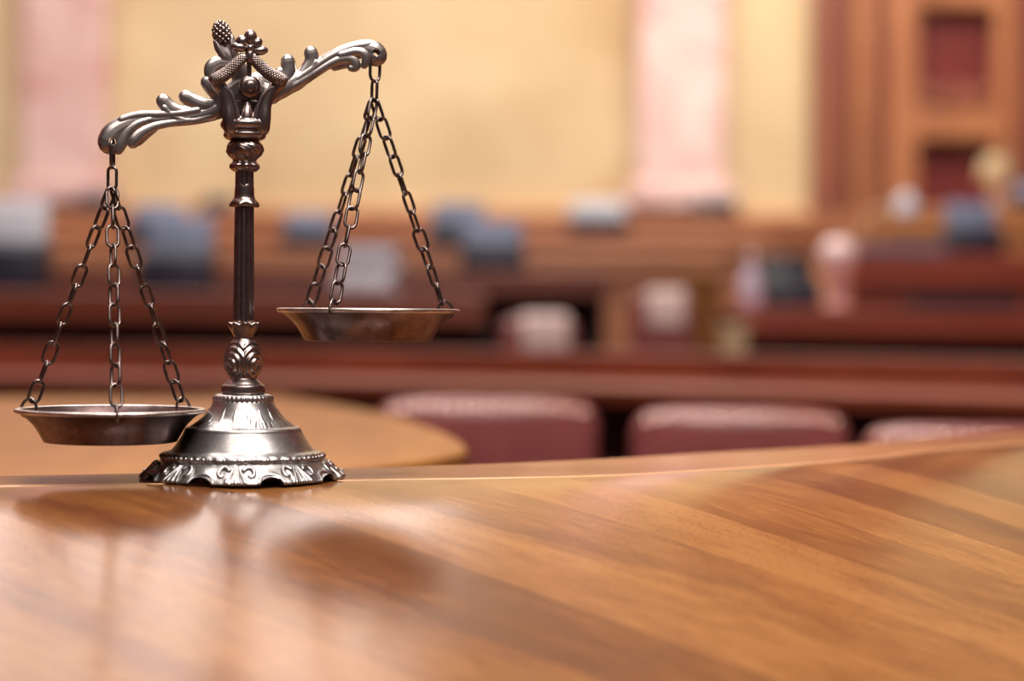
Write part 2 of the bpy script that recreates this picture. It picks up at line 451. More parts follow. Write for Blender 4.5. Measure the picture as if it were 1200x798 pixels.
for kk in range(NA):                                                # C-scrolls either side of each arch
    c0 = 2 * math.pi * (kk + .5) / NA - .371
    for sgn in (-1, 1):
        pts = []
        for q in range(9):
            f = q / 8; ang = 0.5 + f * 4.6; rad_s = 7.6 * (1 - f * .70)
            dth = sgn * (0.205 + (rad_s * math.cos(ang)) / 106); vv = 11.5 + rad_s * math.sin(ang) * 1.05
            rr = 119.5 - vv * 1.12 + 1.0
            pts.append((Vector((rr * U * math.cos(c0 + dth), rr * U * math.sin(c0 + dth), vv * U)), (3.2 - f * 1.2) * U))
        tube(bm, pts, 10, 3)
    hood = []
    for q in range(9):                                              # rolled hood over the arch
        x = -1 + q / 4; dth = x * .128; vv = 2.2 + 8.6 * math.sqrt(max(0, 1 - x * x)); rr = 119.8 - vv * 1.12 + .8
        hood.append((Vector((rr * U * math.cos(c0 + dth), rr * U * math.sin(c0 + dth), vv * U)), 2.2 * U))
    tube(bm, hood, 10, 3)
    for q in (-1.5, -.5, .5, 1.5):                                  # leaf ribs of the fan
        c1 = c0 + math.pi / NA + q * .034
        tube(bm, [(Vector(((119.5 - vv * 1.12 + .6) * U * math.cos(c1 + q * .022 * (12 - vv) / 8), (119.5 - vv * 1.12 + .6) * U * math.sin(c1 + q * .022 * (12 - vv) / 8), vv * U)), rr * U)
                  for vv, rr in ((2.5, 2.6), (8, 2.4), (14, 1.8), (19, 1.0))], 8, 3)
mesh_obj('foot_scroll_relief', bm, M_base, base)
bm = bmesh.new()
for j in range(72):
    th = 2 * math.pi * j / 72; ball(bm, Vector((94.6 * U * math.cos(th), 94.6 * U * math.sin(th), 25.8 * U)), 2.6 * U, 1, 1, 1, None, 2)
mesh_obj('bead_band', bm, M_base, base)

# knop
def knop(th, r, z):
    v, rr = z / U, r / U
    if 116 < v < 160:
        env = math.sin(math.pi * (v - 116) / 44) ** .6
        best = 1e9
        for c in (-0.80, 0.78, 2.35, -2.35):
            dth = (th + math.pi / 2 - c + .12 + math.pi) % (2 * math.pi) - math.pi
            best = min(best, math.hypot(dth * 19, (v - 131) * .8))
        rr += env * 1.35 * math.cos(best * 1.12)
    if 168 < v < 184: rr += 1.3 * math.cos(th * 8) * (v - 166) / 16; z += .9 * U * math.cos(th * 8)
    return rr * U, z
bm = bmesh.new()
lathe(bm, prof([(20, 97.4), (24.5, 98), (25.8, 100), (25.8, 104), (25, 107.5), (22.5, 109.5), (20, 112), (16, 115.5), (15.6, 118), (18.5, 122), (21.5, 128), (22.6, 135), (22, 142), (19.5, 150), (15.5, 157),
      (11.8, 162), (11.6, 165), (13.5, 169), (16.2, 174), (17.4, 178.5), (16.4, 181), (13, 180.5), (10, 180)]), 192, knop, 5)
mesh_obj('knop', bm, M_head, scale)
# fluted shaft
def flute(th, r, z):
    return r * (1 - .17 * (0.5 + .5 * math.cos(th * 9)) ** 3), z
bm = bmesh.new(); lathe(bm, prof([(12.4, 178), (12.2, 200), (11.9, 260), (11.3, 310), (10.9, 345), (10.7, 362)]), 180, flute, 2)
mesh_obj('shaft', bm, M_col, scale)
def petal(th, r, z):
    rr, v = r / U, z / U; c = math.cos(th * 6)
    return (rr + max(0, rr - 12) * .28 * c) * U, (v - max(0, rr - 12) * .25 * c) * U
bm = bmesh.new(); lathe(bm, prof([(10, 316), (13, 316.5), (15.6, 317.5), (16.6, 320), (15.4, 323), (13, 326), (11.9, 329), (11.5, 334), (11.2, 340), (10.4, 343)]), 120, petal, 4)
mesh_obj('shaft_collar', bm, M_col, scale)
def bulb(th, r, z):
    rr, v = r / U, z / U
    if 371 < v < 396: rr += 1.0 * math.sin(math.pi * (v - 371) / 25) * math.cos(th * 7 + (v - 383) * .22) + .5 * math.sin(math.pi * (v - 371) / 25) * math.sin(v * 1.3 + th * 14)
    if 357 < v < 370: rr += .9 * math.cos(th * 8) * (rr - 10) / 7
    return rr * U, z
bm = bmesh.new(); lathe(bm, prof([(10, 357.5), (12.5, 358), (15.6, 360.5), (17, 363), (16.6, 366), (14.5, 368.5), (13.6, 371), (16, 374), (19.6, 378), (21.4, 383), (20.6, 388.5), (17, 393), (15, 395), (17, 396.5)]), 168, bulb, 4)
mesh_obj('neck_bulb', bm, M_col, scale)

# capital: yoke that carries the beam
bm = bmesh.new()
lathe(bm, prof([(12, 393.5), (18, 394.5), (22.5, 396.5), (24.6, 399.5), (24.8, 402), (23.2, 404), (22.6, 405.5), (25, 407), (27.6, 409.5), (28.6, 413), (27.5, 416), (25, 418), (16, 421), (4, 422)]), 72, None, 3)
for wz in (17, -17):                                        # front and rear cheek
    for sgn in (-1, 1):
        sw(bm, [(289 + sgn * 18, 150, 9.5, wz * .8), (289 + sgn * 20.5, 138, 8.2, wz), (289 + sgn * 22.5, 122, 7.2, wz), (290 + sgn * 28, 108, 7.6, wz), (291 + sgn * 36, 98, 8, wz), (291 + sgn * 41, 92.5, 6, wz)], 14)
        sw(bm, [(289 + sgn * 10, 142, 3.5, wz * 1.25), (289 + sgn * 13, 126, 3.2, wz * 1.25), (290 + sgn * 18, 112, 3, wz * 1.25), (291 + sgn * 27, 103, 3, wz * 1.25), (291 + sgn * 35, 99, 2.4, wz * 1.2)], 10)
    sw(bm, [(288, 148, 10, wz * .8), (289, 140, 9, wz), (289.5, 130, 7, wz), (290, 121, 3, wz)], 12)          # tongue leaf
    sw(bm, [(273, 146, 4, wz), (289, 147, 4.5, wz * 1.3), (305, 146, 4, wz)], 10)
bx0 = T(288, 150); bx1 = T(288, 117)
box(bm, bx0.x - 20 * U, bx0.x + 20 * U, -8 * U, 8 * U, bx0.z - 4 * U, bx1.z, 3 * U)
cap = fuse(mesh_obj('capital', bm, M_head, scale), .00045, 2)
# pivot pin with its boss
bm = bmesh.new(); c = T(293, 102, 22)
g = Matrix.Translation(c) @ Matrix.Rotation(R(90), 4, 'X')
b2 = bmesh.new(); lathe(b2, prof([(6, -46), (7, -40), (7, -10), (10, -8), (13, -5), (13.2, -1), (12, 2.5), (8, 4.5), (6.8, 4.6), (6.2, 8), (4.5, 9.6), (1, 10)]), 48, None, 3)
bmesh.ops.transform(b2, matrix=g, verts=b2.verts)
me = bpy.data.meshes.new('tmp'); b2.to_mesh(me); b2.free(); bm.from_mesh(me); bpy.data.meshes.remove(me)
mesh_obj('pivot_boss', bm, M_col, scale)
# flower and garland
def garland(sgn):
    bm = bmesh.new()
    pts = [(290 + sgn * 5, 67, 5, 25), (290 + sgn * 14, 76, 6, 26), (290 + sgn * 24, 85, 6.8, 26), (291 + sgn * 34, 91, 7, 25), (291 + sgn * 41, 93.5, 5.4, 23)]
    sw(bm, pts, 14, 6)
    sm = crom(pts, 8)
    for i, p in enumerate(sm):
        a0, a1 = T(*sm[max(i - 1, 0)][:2], sm[max(i - 1, 0)][3]), T(*sm[min(i + 1, len(sm) - 1)][:2], sm[min(i + 1, len(sm) - 1)][3])
        tg = (a1 - a0).normalized(); n1 = tg.cross(Vector((0, 1, 0))).normalized(); n2 = tg.cross(n1); cp = T(p[0], p[1], p[3])
        for q in range(9):
            a = 2 * math.pi * q / 9 + (i % 2) * math.pi / 9
            ball(bm, cp + (n1 * math.cos(a) + n2 * math.sin(a)) * p[2] * .90 * U, 2.0 * U, 1, 1, 1, None, 1)
    return mesh_obj('garland', bm, M_head, cap)
garland(-1); garland(1)
bm = bmesh.new()
sw(bm, [(291.5, 62, 4, 24), (292, 74, 3, 22), (292.5, 90, 2.6, 21)], 10)
fl = [(-12, -2, 8.5, 4.6, 8), (12, 2, 8.5, 4.6, -8), (0, 8, 5, 8, 0), (-9, -9, 6, 6, 35), (8, -7, 6.5, 5, -35), (1, -14, 6.5, 7.5, 0)]
for dx, dy, a, b, an in fl:
    ball(bm, T(292.5 + dx, 57.5 + dy, 25), 1.18 * U, a, 6, b, Matrix.Rotation(R(an), 4, 'Y'), 3)
ball(bm, T(293, 56, 29), 4.4 * U, 1, 1, 1, None, 2)
mesh_obj('flower', bm, M_head, cap)

# beam with acanthus arms
GROW[0] = 1.5
bm = bmesh.new()
# hub
sw(bm, [(262, 118, 13), (278, 110, 15), (292, 103, 16), (306, 108, 13), (318, 110, 11)], 16)
# right arm
sw(bm, [(308, 113, 11), (330, 104.5, 9.5), (350, 93, 8.6), (370, 80.5, 8), (388, 69.5, 8), (406, 61.5, 8.6), (424, 58, 10), (436, 60, 12), (440, 64, 13)], 16)
sw(bm, [(336, 104, 6), (349, 96, 8), (359, 84, 8), (365.5, 72, 7.4), (364.5, 62.5, 7.2)], 14)
sw(bm, [(320, 107, 6), (332, 97, 8), (338, 84, 8), (337.5, 72.5, 7.4)], 14)
sw(bm, [(314, 104, 6), (322, 95, 7), (328, 85, 5)], 12)
sw(bm, [(345, 100, 3, 7), (370, 85, 3.2, 7), (392, 72, 3.4, 8), (408, 68, 4.4, 8), (416.5, 72.5, 5, 8), (417, 78, 4.6, 8), (412.5, 79.5, 3, 8)], 12)
sw(bm, [(392, 78, 4), (406, 74, 5), (415, 76, 5.4), (413, 79.5, 3.6)], 12)
sw(bm, [(400, 64, 3, 9), (418, 60, 3.4, 10), (428, 64, 4.2, 10), (429.5, 71, 4.6, 9), (427.5, 75.5, 3.6, 8)], 12)
for wz in (7, -7):
    sw(bm, [(350, 92, 2.2, wz), (372, 76.5, 2.6, wz), (392, 64, 2.8, wz), (412, 55.5, 3, wz), (432, 52, 3, wz)], 10)
    sw(bm, [(336, 103, 2, wz), (352, 96, 2.4, wz), (364, 85, 2.4, wz), (371, 73, 2.2, wz)], 10)
# left arm
sw(bm, [(268, 122, 12), (248, 131.5, 9), (227, 136.5, 8.2), (206, 138.8, 8), (184, 140.5, 8.6), (163, 143, 10), (147, 148.5, 11.5), (134, 157, 12.8), (129.5, 166, 13.5)], 16)
sw(bm, [(252, 130, 5), (230, 134, 7), (211, 132, 8), (199, 126.5, 7.6), (191.5, 118.5, 7.2)], 14)
sw(bm, [(268, 120, 6), (246, 124.5, 8), (231, 121, 8), (218, 114, 7.2)], 14)
sw(bm, [(222, 141, 2.4, 7), (200, 144, 3, 7), (182, 148, 3.6, 8), (168, 155, 5, 8), (159, 163, 6, 8), (156, 167.5, 5, 8)], 12)
sw(bm, [(180, 150, 4), (168, 158, 5.6), (160, 164, 6.5), (157, 167, 5)], 12)
sw(bm, [(176, 140, 2.6, 8), (160, 146, 3.4, 9), (149, 156, 4.6, 9), (143, 168, 5, 9), (139, 175.5, 4.2, 8)], 12)
for wz in (7, -7):
    sw(bm, [(232, 129, 2.2, wz), (208, 133, 2.4, wz), (186, 133.8, 2.6, wz), (162, 134.6, 3, wz), (143, 140, 3, wz)], 10)
    sw(bm, [(246, 136, 2, wz), (224, 141.5, 2.2, wz), (204, 136.5, 2.2, wz), (193, 126, 2.2, wz)], 10)
# inner scrolls beside the hub
sw(bm, [(282, 82, 8), (270, 75, 8), (258, 74, 8), (249.5, 79, 8.4), (248, 87, 7), (254, 91, 6)], 14)
sw(bm, [(266, 112, 9), (253, 106, 9), (244, 97, 7.6)], 14)
sw(bm, [(300, 92, 6), (316, 97, 6), (326, 100, 4)], 12)
# finial stem and leaves
sw(bm, [(284, 92, 11), (277, 78, 9), (270, 64, 7), (265, 52, 6)], 14)
sw(bm, [(276, 76, 3), (267, 67, 5, 4), (258, 56, 5, 4), (253.5, 49, 2.4, 4)], 12)
sw(bm, [(276, 74, 3, 2), (273.5, 60, 4.4, 3), (272.5, 50, 4, 3), (271, 43, 2, 3)], 12)
for bpts in ([(263, 66, 1.4, 9), (258, 57, 1.6, 9), (254.5, 50, 1.2, 7)], [(273.5, 64, 1.2, 8), (272.6, 54, 1.4, 8), (271.4, 45, 1, 6)]):
    sw(bm, bpts, 8)
GROW[0] = 0.0
for v in bm.verts: v.co.y *= 0.52
bc = bmesh.new()
for hx, hy in ((131.8, 165.6), (440, 62.2)):
    cc = T(hx, hy); g = bmesh.ops.create_cone(bc, cap_ends=True, segments=24, radius1=4.6 * U, radius2=4.6 * U, depth=.08)
    bmesh.ops.transform(bc, matrix=Matrix.Translation(cc) @ Matrix.Rotation(R(90), 4, 'X'), verts=g['verts'])
cutter = mesh_obj('cutter', bc, M_beam, scale)
beam = fuse(mesh_obj('beam', bm, M_beam, scale), .00048, 2, cutter)
# pine cone
bm = bmesh.new(); cc = T(260, 39.5)
tilt = Matrix.Rotation(R(-14), 4, 'Y')
ball(bm, cc, U, 9.6, 9.6, 14, tilt, 3)
for i in range(64):
    h = 1 - 2 * (i + .5) / 64; a = i * 2.39996; rr = math.sqrt(1 - h * h)
    p = tilt @ Vector((9.2 * rr * math.cos(a), 9.2 * rr * math.sin(a), 13.8 * h))
    ball(bm, cc + p * U, 2.7 * U, 1, 1, 1, None, 2)
mesh_obj('pine_cone_finial', bm, M_head, beam)

# pans, hooks, hangers and chains
def link_mesh(L, W, wr):
    """closed stadium link lying in XZ, centred on origin, length along Z"""
    bm = bmesh.new(); hl = L / 2 - W / 2; r = W / 2 - wr; pts = []
    for q in range(9):
        a = math.pi * q / 8; pts.append((Vector((r * math.cos(a), 0, hl + r * math.sin(a))), wr))
    for q in range(9):
        a = math.pi + math.pi * q / 8; pts.append((Vector((r * math.cos(a), 0, -hl + r * math.sin(a))), wr))
    tube(bm, pts, 8, 1, closed=True, cap=False)
    me = bpy.data.meshes.new('link'); bm.to_mesh(me); bm.free(); me.materials.append(M_chain)
    for p in me.polygons: p.use_smooth = True
    return me
LINK = link_mesh(30.5 * U, 17 * U, 1.9 * U)
def put_link(me, parent, p, q, roll):
    """link spanning p..q (parent space)"""
    d = (p - q).normalized()
    o = bpy.data.objects.new('link', me); C.objects.link(o); o.parent = parent
    rot = Vector((0, 0, 1)).rotation_difference(d).to_matrix().to_4x4() @ Matrix.Rotation(roll, 4, 'Z')
    o.matrix_local = Matrix.Translation((p + q) / 2) @ rot
    return o
def hang(hx, hy, pan_px, pan_py, angs, len1, len2, roll0, seedrot, Rp):
    hole = T(hx, hy)
    c = T(pan_px, pan_py); c.y = hole.y + .0
    # pan: c is the centre of the rim plane
    bm = bmesh.new()
    pr = [(4, -36), (60, -36), (74, -35.5), (76, -34), (79, -29), (83, -22), (88, -15), (95, -8), (101, -3.5), (103, -2.2), (106, -1.6), (108, -.6), (108.4, .8), (107, 2), (103, 2.2), (100.5, 1.2), (98, -1), (93, -6.5), (86, -14), (81, -21), (77, -28), (73, -32), (60, -33.2), (4, -33.4)]
    k = Rp / 108.4
    lathe(bm, [(r * k * U, z * U) for r, z in pr], 128, None, 2)
    pan = mesh_obj('pan', bm, M_pan, scale, True, c)
    bm = bmesh.new()
    lathe(bm, [(r * k * U, z * U) for r, z in ((99.5, .2), (101, -2.6), (104, -2.6), (107.5, -1.6), (109, .2), (108.4, 2.2), (106, 3), (102, 2.8), (100, 1.8))], 128, None, 2, capped=False)
    tag(mesh_obj('rim', bm, M_beam, pan), 'brighter rim of the pan')  # rim in a lighter metal than the bowl
    # suspension links
    hg = empty('hanger_chain'); hg.parent = scale; hg.location = hole
    bot = c + (hole - c) * 1.0
    dirv = (c - hole); dirv.normalize()
    p = Vector((0, 0, 2.2 * U)); L1 = link_mesh((len1 + 3.5) * U, 20 * U, 1.9 * U); L2 = link_mesh((len2 + 3.5) * U, 14 * U, 1.9 * U)
    q = p + dirv * (len1 * U); put_link(L1, hg, p, q, roll0)
    q2 = q + dirv * (len2 * U); put_link(L2, hg, q + -dirv * 1.5 * U, q2 - dirv * 1.5 * U, roll0 + R(80))
    apex = hole + q2 - dirv * 2.5 * U
    for i, a in enumerate(angs):
        th = R(a) - YAW                                       # angle seen from the viewer
        rad = Vector((math.sin(th), -math.cos(th), 0))
        hp0 = c + rad * (Rp * .87) * U
        bm = bmesh.new()                                     # hook: wire loop over the rim
        pts = [(rad * (Rp * .835) * U + Vector((0, 0, -9 * U)), 1.7 * U), (rad * (Rp * .83) * U + Vector((0, 0, 3 * U)), 1.7 * U), (rad * (Rp * .85) * U + Vector((0, 0, 10 * U)), 1.8 * U),
               (rad * (Rp * .90) * U + Vector((0, 0, 13 * U)), 1.8 * U), (rad * (Rp * .965) * U + Vector((0, 0, 9 * U)), 1.8 * U), (rad * (Rp * 1.0) * U + Vector((0, 0, 0)), 1.7 * U), (rad * (Rp * .985) * U + Vector((0, 0, -6 * U)), 1.7 * U), (rad * (Rp * .935) * U + Vector((0, 0, -8.5 * U)), 1.6 * U)]
        tube(bm, pts, 8, 4)
        mesh_obj('hook', bm, M_chain, pan)
        e = c + rad * (Rp * .875) * U + Vector((0, 0, 10 * U))
        ch = empty('chain'); ch.parent = scale; ch.location = apex
        vec = e - apex; Ln = vec.length; nl = max(3, round(Ln / (23.6 * U)))
        step = vec / nl; u = vec.normalized(); side = u.cross(Vector((0, 1, 0))).normalized()
        rng = random.Random(seedrot + i)
        for j in range(nl):
            over = u * 3.2 * U
            jit = Vector((rng.uniform(-1, 1), rng.uniform(-1, 1), 0)) * .5 * U
            put_link(LINK, ch, step * j - over + jit, step * (j + 1) + over + jit, (R(90) if (j + i) % 2 else 0) + R(20) + R(rng.uniform(-26, 26)))
    return pan
hang(131.8, 165.6, 129.8, 481.5, (15, 133, -98), 33, 26, R(75), 3, 108.4)
hang(440, 62.2, 431.8, 364.5, (-20, 114, -128), 36, 25, R(35), 11, 108.4)

# ------------------------------------------------------------------ hall furniture
def prism(bm, poly, z0, z1, bev=0.0):
    a = [bm.verts.new((x, y, z0)) for x, y in poly]; b = [bm.verts.new((x, y, z1)) for x, y in poly]
    n = len(poly); fs = [bm.faces.new(a[::-1]), bm.faces.new(b)]
    for i in range(n): fs.append(bm.faces.new((a[i], a[(i + 1) % n], b[(i + 1) % n], b[i])))
    bmesh.ops.recalc_face_normals(bm, faces=fs)
    if bev: bmesh.ops.bevel(bm, geom=list(fs[1].edges), offset=bev, segments=3, profile=.5, affect='EDGES')
# tan desk with a rounded end
M_tan = wood('tan_table_veneer', lin(112, 64, 28), lin(142, 94, 42), 'y', 0.55, 3, 0.2)
TD = 1.07
out = [tuple(atZ(px, py, TD))[:2] for px, py in ((-330, 468), (150, 465), (330, 464), (440, 482), (510, 502), (548, 522), (520, 535), (440, 546), (330, 560), (180, 572), (-330, 588))]
arc = crom(out[2:9], 6)
poly = out[:2] + [tuple(p) for p in arc] + out[9:]
t = empty('side_desk', (poly[5][0] - .5, 3.0, 0)); bpy.context.view_layer.update()
tag(t, 'tan topped wooden desk with a rounded end behind the scale', 'desk')
TI = t.matrix_world.inverted()
bm = bmesh.new(); prism(bm, poly, TD - .045, TD, .008); o = mesh_obj('desktop', bm, M_tan, t, False); o.matrix_parent_inverse = TI
cx = sum(p[0] for p in poly) / len(poly); cy = sum(p[1] for p in poly) / len(poly)
inner = [(cx + (x - cx) * .93, cy + (y - cy) * .93) for x, y in poly]
bm = bmesh.new(); prism(bm, inner, 0.0, TD - .045); o = mesh_obj('pedestal', bm, M_desk, t, False); o.matrix_parent_inverse = TI

# upholstered chairs
M_leather = simple('rose_leather', lin(142, 78, 77), 0.26, 0, .1, 14, .5)
M_brass = simple('brass_nail', lin(240, 215, 200), 0.22, 1.0, .05)
def make_chair():
    c = empty('leather_chair')
    bm = bmesh.new(); W, T0, H0, H1 = .24, .05, .50, 1.0
    g = bmesh.ops.create_grid(bm, x_segments=1, y_segments=1, size=.5); bmesh.ops.delete(bm, geom=bm.verts[:], context='VERTS')
    box(bm, -W, W, -T0, T0, H0, H1, .042, 4)
    bmesh.ops.subdivide_edges(bm, edges=[e for e in bm.edges if e.calc_length() > .1], cuts=6, use_grid_fill=True)
    for v in bm.verts:
        v.co.y += -.28 * (v.co.x ** 2) * -1 + (v.co.z - .5) * -.10
        v.co.z -= .28 * max(0, abs(v.co.x) - .12) ** 2 * 4 * (1 if v.co.z > .8 else 0)
    mesh_obj('backrest', bm, M_leather, c)
    bm = bmesh.new()
    for i in range(17):
        x = -.205 + i * .41 / 16
        zz = H1 - .014 - .28 * max(0, abs(x) - .12) ** 2 * 4
        ball(bm, Vector((x, -T0 + .28 * x * x - .047, zz - .006)), .0085, 1, .6, 1, None, 2)
    mesh_obj('nail_trim', bm, M_brass, c)
    bm = bmesh.new(); box(bm, -.225, .225, -.02, .46, .40, .50, .04, 4); mesh_obj('seat', bm, M_leather, c)
    for sx in (-.21, .21):
        for sy in (.02, .41):
            bm = bmesh.new(); tube(bm, [(Vector((sx, sy, .405)), .022), (Vector((sx * 1.03, sy * 1.02, .2)), .019), (Vector((sx * 1.06, sy * 1.03, .012)), .014)], 10, 4)
            mesh_obj('leg', bm, M_dark, c)
        bm = bmesh.new(); tube(bm, [(Vector((sx, .02, .70)), .018), (Vector((sx, .2, .69)), .02), (Vector((sx, .36, .67)), .02), (Vector((sx, .39, .52)), .018), (Vector((sx, .38, .44)), .018)], 10, 4)
        mesh_obj('armrest', bm, M_dark, c)
    return c
chair0 = make_chair(); used = []
def chair(px, topy, D, rz, label, group, zs=1.0, floor_z=None, sc=1.0):
    c = chair0 if not used else copy_tree(chair0); used.append(1)
    p = atD(px, topy, D); fz = 0.0 if floor_z is None else floor_z
    c.location = (p.x, D, fz); c.rotation_euler = (0, 0, rz)
    c.scale = (sc, sc, (p.z - fz) / 1.0)
    tag(c, label, 'chair', group); return c
GC = 'rose leather chairs in front of the long desk'
chair(570, 466, 4.30, R(4), 'rose leather chair back beside the tan rounded desk', GC, sc=1.0)
chair(866, 478, 4.25, R(-3), 'rose leather chair back with full width showing beyond the desk edge', GC, sc=.96)
chair(1142, 497, 4.05, R(-6), 'rose leather chair low at the desk edge, mostly hidden by it', GC, sc=.96)
GD = 'small chairs between the long desk and the rows'
chair(630, 372, 6.40, R(8), 'narrow rose chair with white glare shape on top below the row desk overhang', GD, floor_z=.22, sc=.52)
chair(776, 344, 6.75, R(-10), 'rose chair with white glare shape on top beside the tan aisle panel', GD, floor_z=.22, sc=.44)

M_glare = simple('white_glare', lin(242, 212, 206), .6)  # glare on the small chairs' tops, put into a white block
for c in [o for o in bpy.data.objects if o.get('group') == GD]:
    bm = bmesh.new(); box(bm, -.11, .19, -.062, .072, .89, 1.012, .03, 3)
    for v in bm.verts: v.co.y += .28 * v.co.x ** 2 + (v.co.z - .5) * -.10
    tag(mesh_obj('headrest_glare', bm, M_glare, c), 'white block standing for glare on the chair top')

M_recess_shade = wood('recess_shade_walnut', lin(34, 18, 22), lin(50, 26, 28), 'x', 0.7, 5)  # shade under the desktops, put into the recessed panel's colour
# long front desk and the rows behind
def row_desk(name, label, x0, x1, yfront, zt_, depth, fascia, mat, floor_z, bow=0.0, recess=.4, cat='desk', group=None, drop_end=0.0, board=0.0):
    t = empty(name, ((x0 + x1) / 2, yfront + depth / 2, floor_z)); tag(t, label, cat, group)
    inv = Matrix.Translation((-(x0 + x1) / 2, -(yfront + depth / 2), -floor_z))
    NN = 16
    def yy(x): s = (x - x0) / (x1 - x0); return yfront - bow * s * s
    def strip(nm, ya, yb, za, zb, m, bev=0):
        bm = bmesh.new(); poly = [(x0 + (x1 - x0) * i / NN, yy(x0 + (x1 - x0) * i / NN) + ya) for i in range(NN + 1)]
        poly += [(x0 + (x1 - x0) * i / NN, yy(x0 + (x1 - x0) * i / NN) + yb) for i in range(NN, -1, -1)]
        prism(bm, poly, za, zb, bev); o = mesh_obj(nm, bm, m, t, False); o.matrix_parent_inverse = inv; return o
    strip('desktop', 0, depth, zt_ - .022, zt_, mat, .006)
    strip('fascia', .012, .05, zt_ - fascia, zt_ - .022, mat, .004)
    strip('front_panel', recess, recess + .03, floor_z, zt_ - .022, mat if recess < .1 else M_recess_shade)
    if board: strip('upstand', depth - .03, depth, zt_, zt_ + board, mat, .006)
    return t
def zat(py, D, px=600): return atD(px, py, D).z
# front long desk
D1 = 5.5
row_desk('long_desk', 'long reddish brown curved desk running behind the rose chairs', -2.6, 2.4, D1, zat(443, D1), .62, zat(443, D1) - zat(460, D1), M_desk, 0.0, bow=1.9, recess=.3, board=.075)
GR = 'rows of wooden desks rising towards the yellow wall'
LB = xr(716, 6.9)
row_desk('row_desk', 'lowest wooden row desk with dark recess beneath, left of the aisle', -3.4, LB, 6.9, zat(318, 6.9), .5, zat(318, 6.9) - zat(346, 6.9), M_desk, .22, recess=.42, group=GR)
row_desk('row_desk', 'second wooden row desk up, just above the dark recessed one', -4.2, xr(852, 8.2), 8.2, zat(294, 8.2), .5, .10, M_deskl, .50, recess=.06, group=GR)
row_desk('row_desk', 'third wooden row desk up, below the topmost row', -5.0, xr(905, 9.6), 9.6, zat(273, 9.6), .5, .10, M_deskl, .66, recess=.06, group=GR)
row_desk('row_desk', 'topmost wooden row desk against the yellow wall', -6.0, xr(1000, 11.0), 11.0, zat(251, 11.0), .5, .10, M_deskl, .82, recess=.06, group=GR)
zL = zat(345, 6.25)
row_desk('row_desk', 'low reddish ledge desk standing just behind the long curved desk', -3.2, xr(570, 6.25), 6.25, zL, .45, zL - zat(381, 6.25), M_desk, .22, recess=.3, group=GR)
RB = xr(868, 6.2)
M_orange = wood('orange_oak', lin(208, 138, 84), lin(236, 172, 112), 'x', 0.4, 4)
M_rdesk = wood('red_mahogany_desk', lin(140, 58, 42), lin(178, 84, 60), 'x', 0.35, 5)
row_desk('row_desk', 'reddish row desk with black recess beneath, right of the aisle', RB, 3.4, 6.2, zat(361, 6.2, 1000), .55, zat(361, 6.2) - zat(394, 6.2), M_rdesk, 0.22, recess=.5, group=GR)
row_desk('row_desk', 'reddish upper row desk below the wooden door', xr(1000, 7.8), 4.2, 7.8, zat(298, 7.8, 1100), 0.5, .12, M_rdesk, .50, recess=.06, group=GR)
row_desk('row_desk', 'orange brown desk at the foot of the wooden door', xr(1030, 10.4), 5.2, 10.4, zat(243, 10.4, 1100), .5, .12, M_orange, .82, recess=.06, group=GR)

# divider panel and post in the aisle
M_post = simple('pale_post_paint', lin(200, 168, 128), .5)
def post(px0, px1, pyt, D, fz, name, label, mat):
    x0, x1 = xr(px0, D, pyt), xr(px1, D, pyt); z1 = zat(pyt, D, (px0 + px1) / 2)
    t = empty(name, ((x0 + x1) / 2, D, fz)); tag(t, label, 'post' if 'post' in name else 'panel')
    hw = (x1 - x0) / 2
    bm = bmesh.new(); box(bm, -hw, hw, -.03, .03, 0, z1 - fz, .008); mesh_obj('panel' if 'divider' in name else 'shaft', bm, mat, t, False)
    bm = bmesh.new(); box(bm, -hw - .01, hw + .01, -.04, .04, z1 - fz, z1 - fz + .018, .006); mesh_obj('cap_rail', bm, mat, t, False)
post(806, 842, 328, 7.2, .22, 'aisle_divider', 'tan wooden panel closing the aisle behind the rose chair', M_tan)
post(846, 874, 388, 5.98, 0.0, 'aisle_post', 'pale tan post at the corner of the reddish row desk', M_post)

# navy consoles with pale raised tops
M_navy = simple('navy_plastic', lin(28, 30, 50), .5)
M_pale = simple('pale_blue_grey', lin(202, 205, 216), .5)
M_slate = simple('slate_blue_grey', lin(116, 126, 152), .5)
M_paper = simple('white_paper', lin(226, 222, 220), .7)
M_black = simple('black_plastic', lin(20, 19, 28), .4)
def make_console(scr):
    c = empty('desk_console')
    bm = bmesh.new(); vs = box(bm, -.13, .13, -.09, .09, 0, .13, .0)
    for v in bm.verts:
        if v.co.z > .05 and v.co.y < 0: v.co.z -= .025
    bmesh.ops.bevel(bm, geom=bm.edges[:], offset=.012, segments=3, profile=.5, affect='EDGES'); mesh_obj('body', bm, M_navy, c)
    bm = bmesh.new(); box(bm, -.12, .12, -.012, .012, 0, .115, .011, 3)
    o = mesh_obj('raised_top', bm, scr, c); o.location = (0, .045, .11); o.rotation_euler = (R(-14), 0, 0)
    bm = bmesh.new(); box(bm, -.09, .09, -.05, .0, 0, .008, .003); o2 = mesh_obj('key_strip', bm, M_black, c, False); o2.location = (0, -.02, .112); o2.rotation_euler = (R(8), 0, 0)
    return c
protos = {'pale': make_console(M_pale), 'slate': make_console(M_slate), 'black': make_console(M_black)}
pu = {k_: 0 for k_ in protos}
GN = 'navy desk consoles along the rows'
def console(kind, px0, px1, ptop, pbot, zdesk, D, label):
    c = protos[kind] if pu[kind] == 0 else copy_tree(protos[kind]); pu[kind] += 1
    wd = (px1 - px0) * D / FPX; ht = (pbot - ptop) * D / FPX
    c.location = (xr((px0 + px1) / 2, D, pbot), D, zdesk)
    c.scale = (wd / .26, 1.0, ht / .218); tag(c, label, 'console', GN)
z2, z3, z4, z5 = zat(318, 6.9), zat(294, 8.2), zat(273, 9.6), zat(251, 11.0)
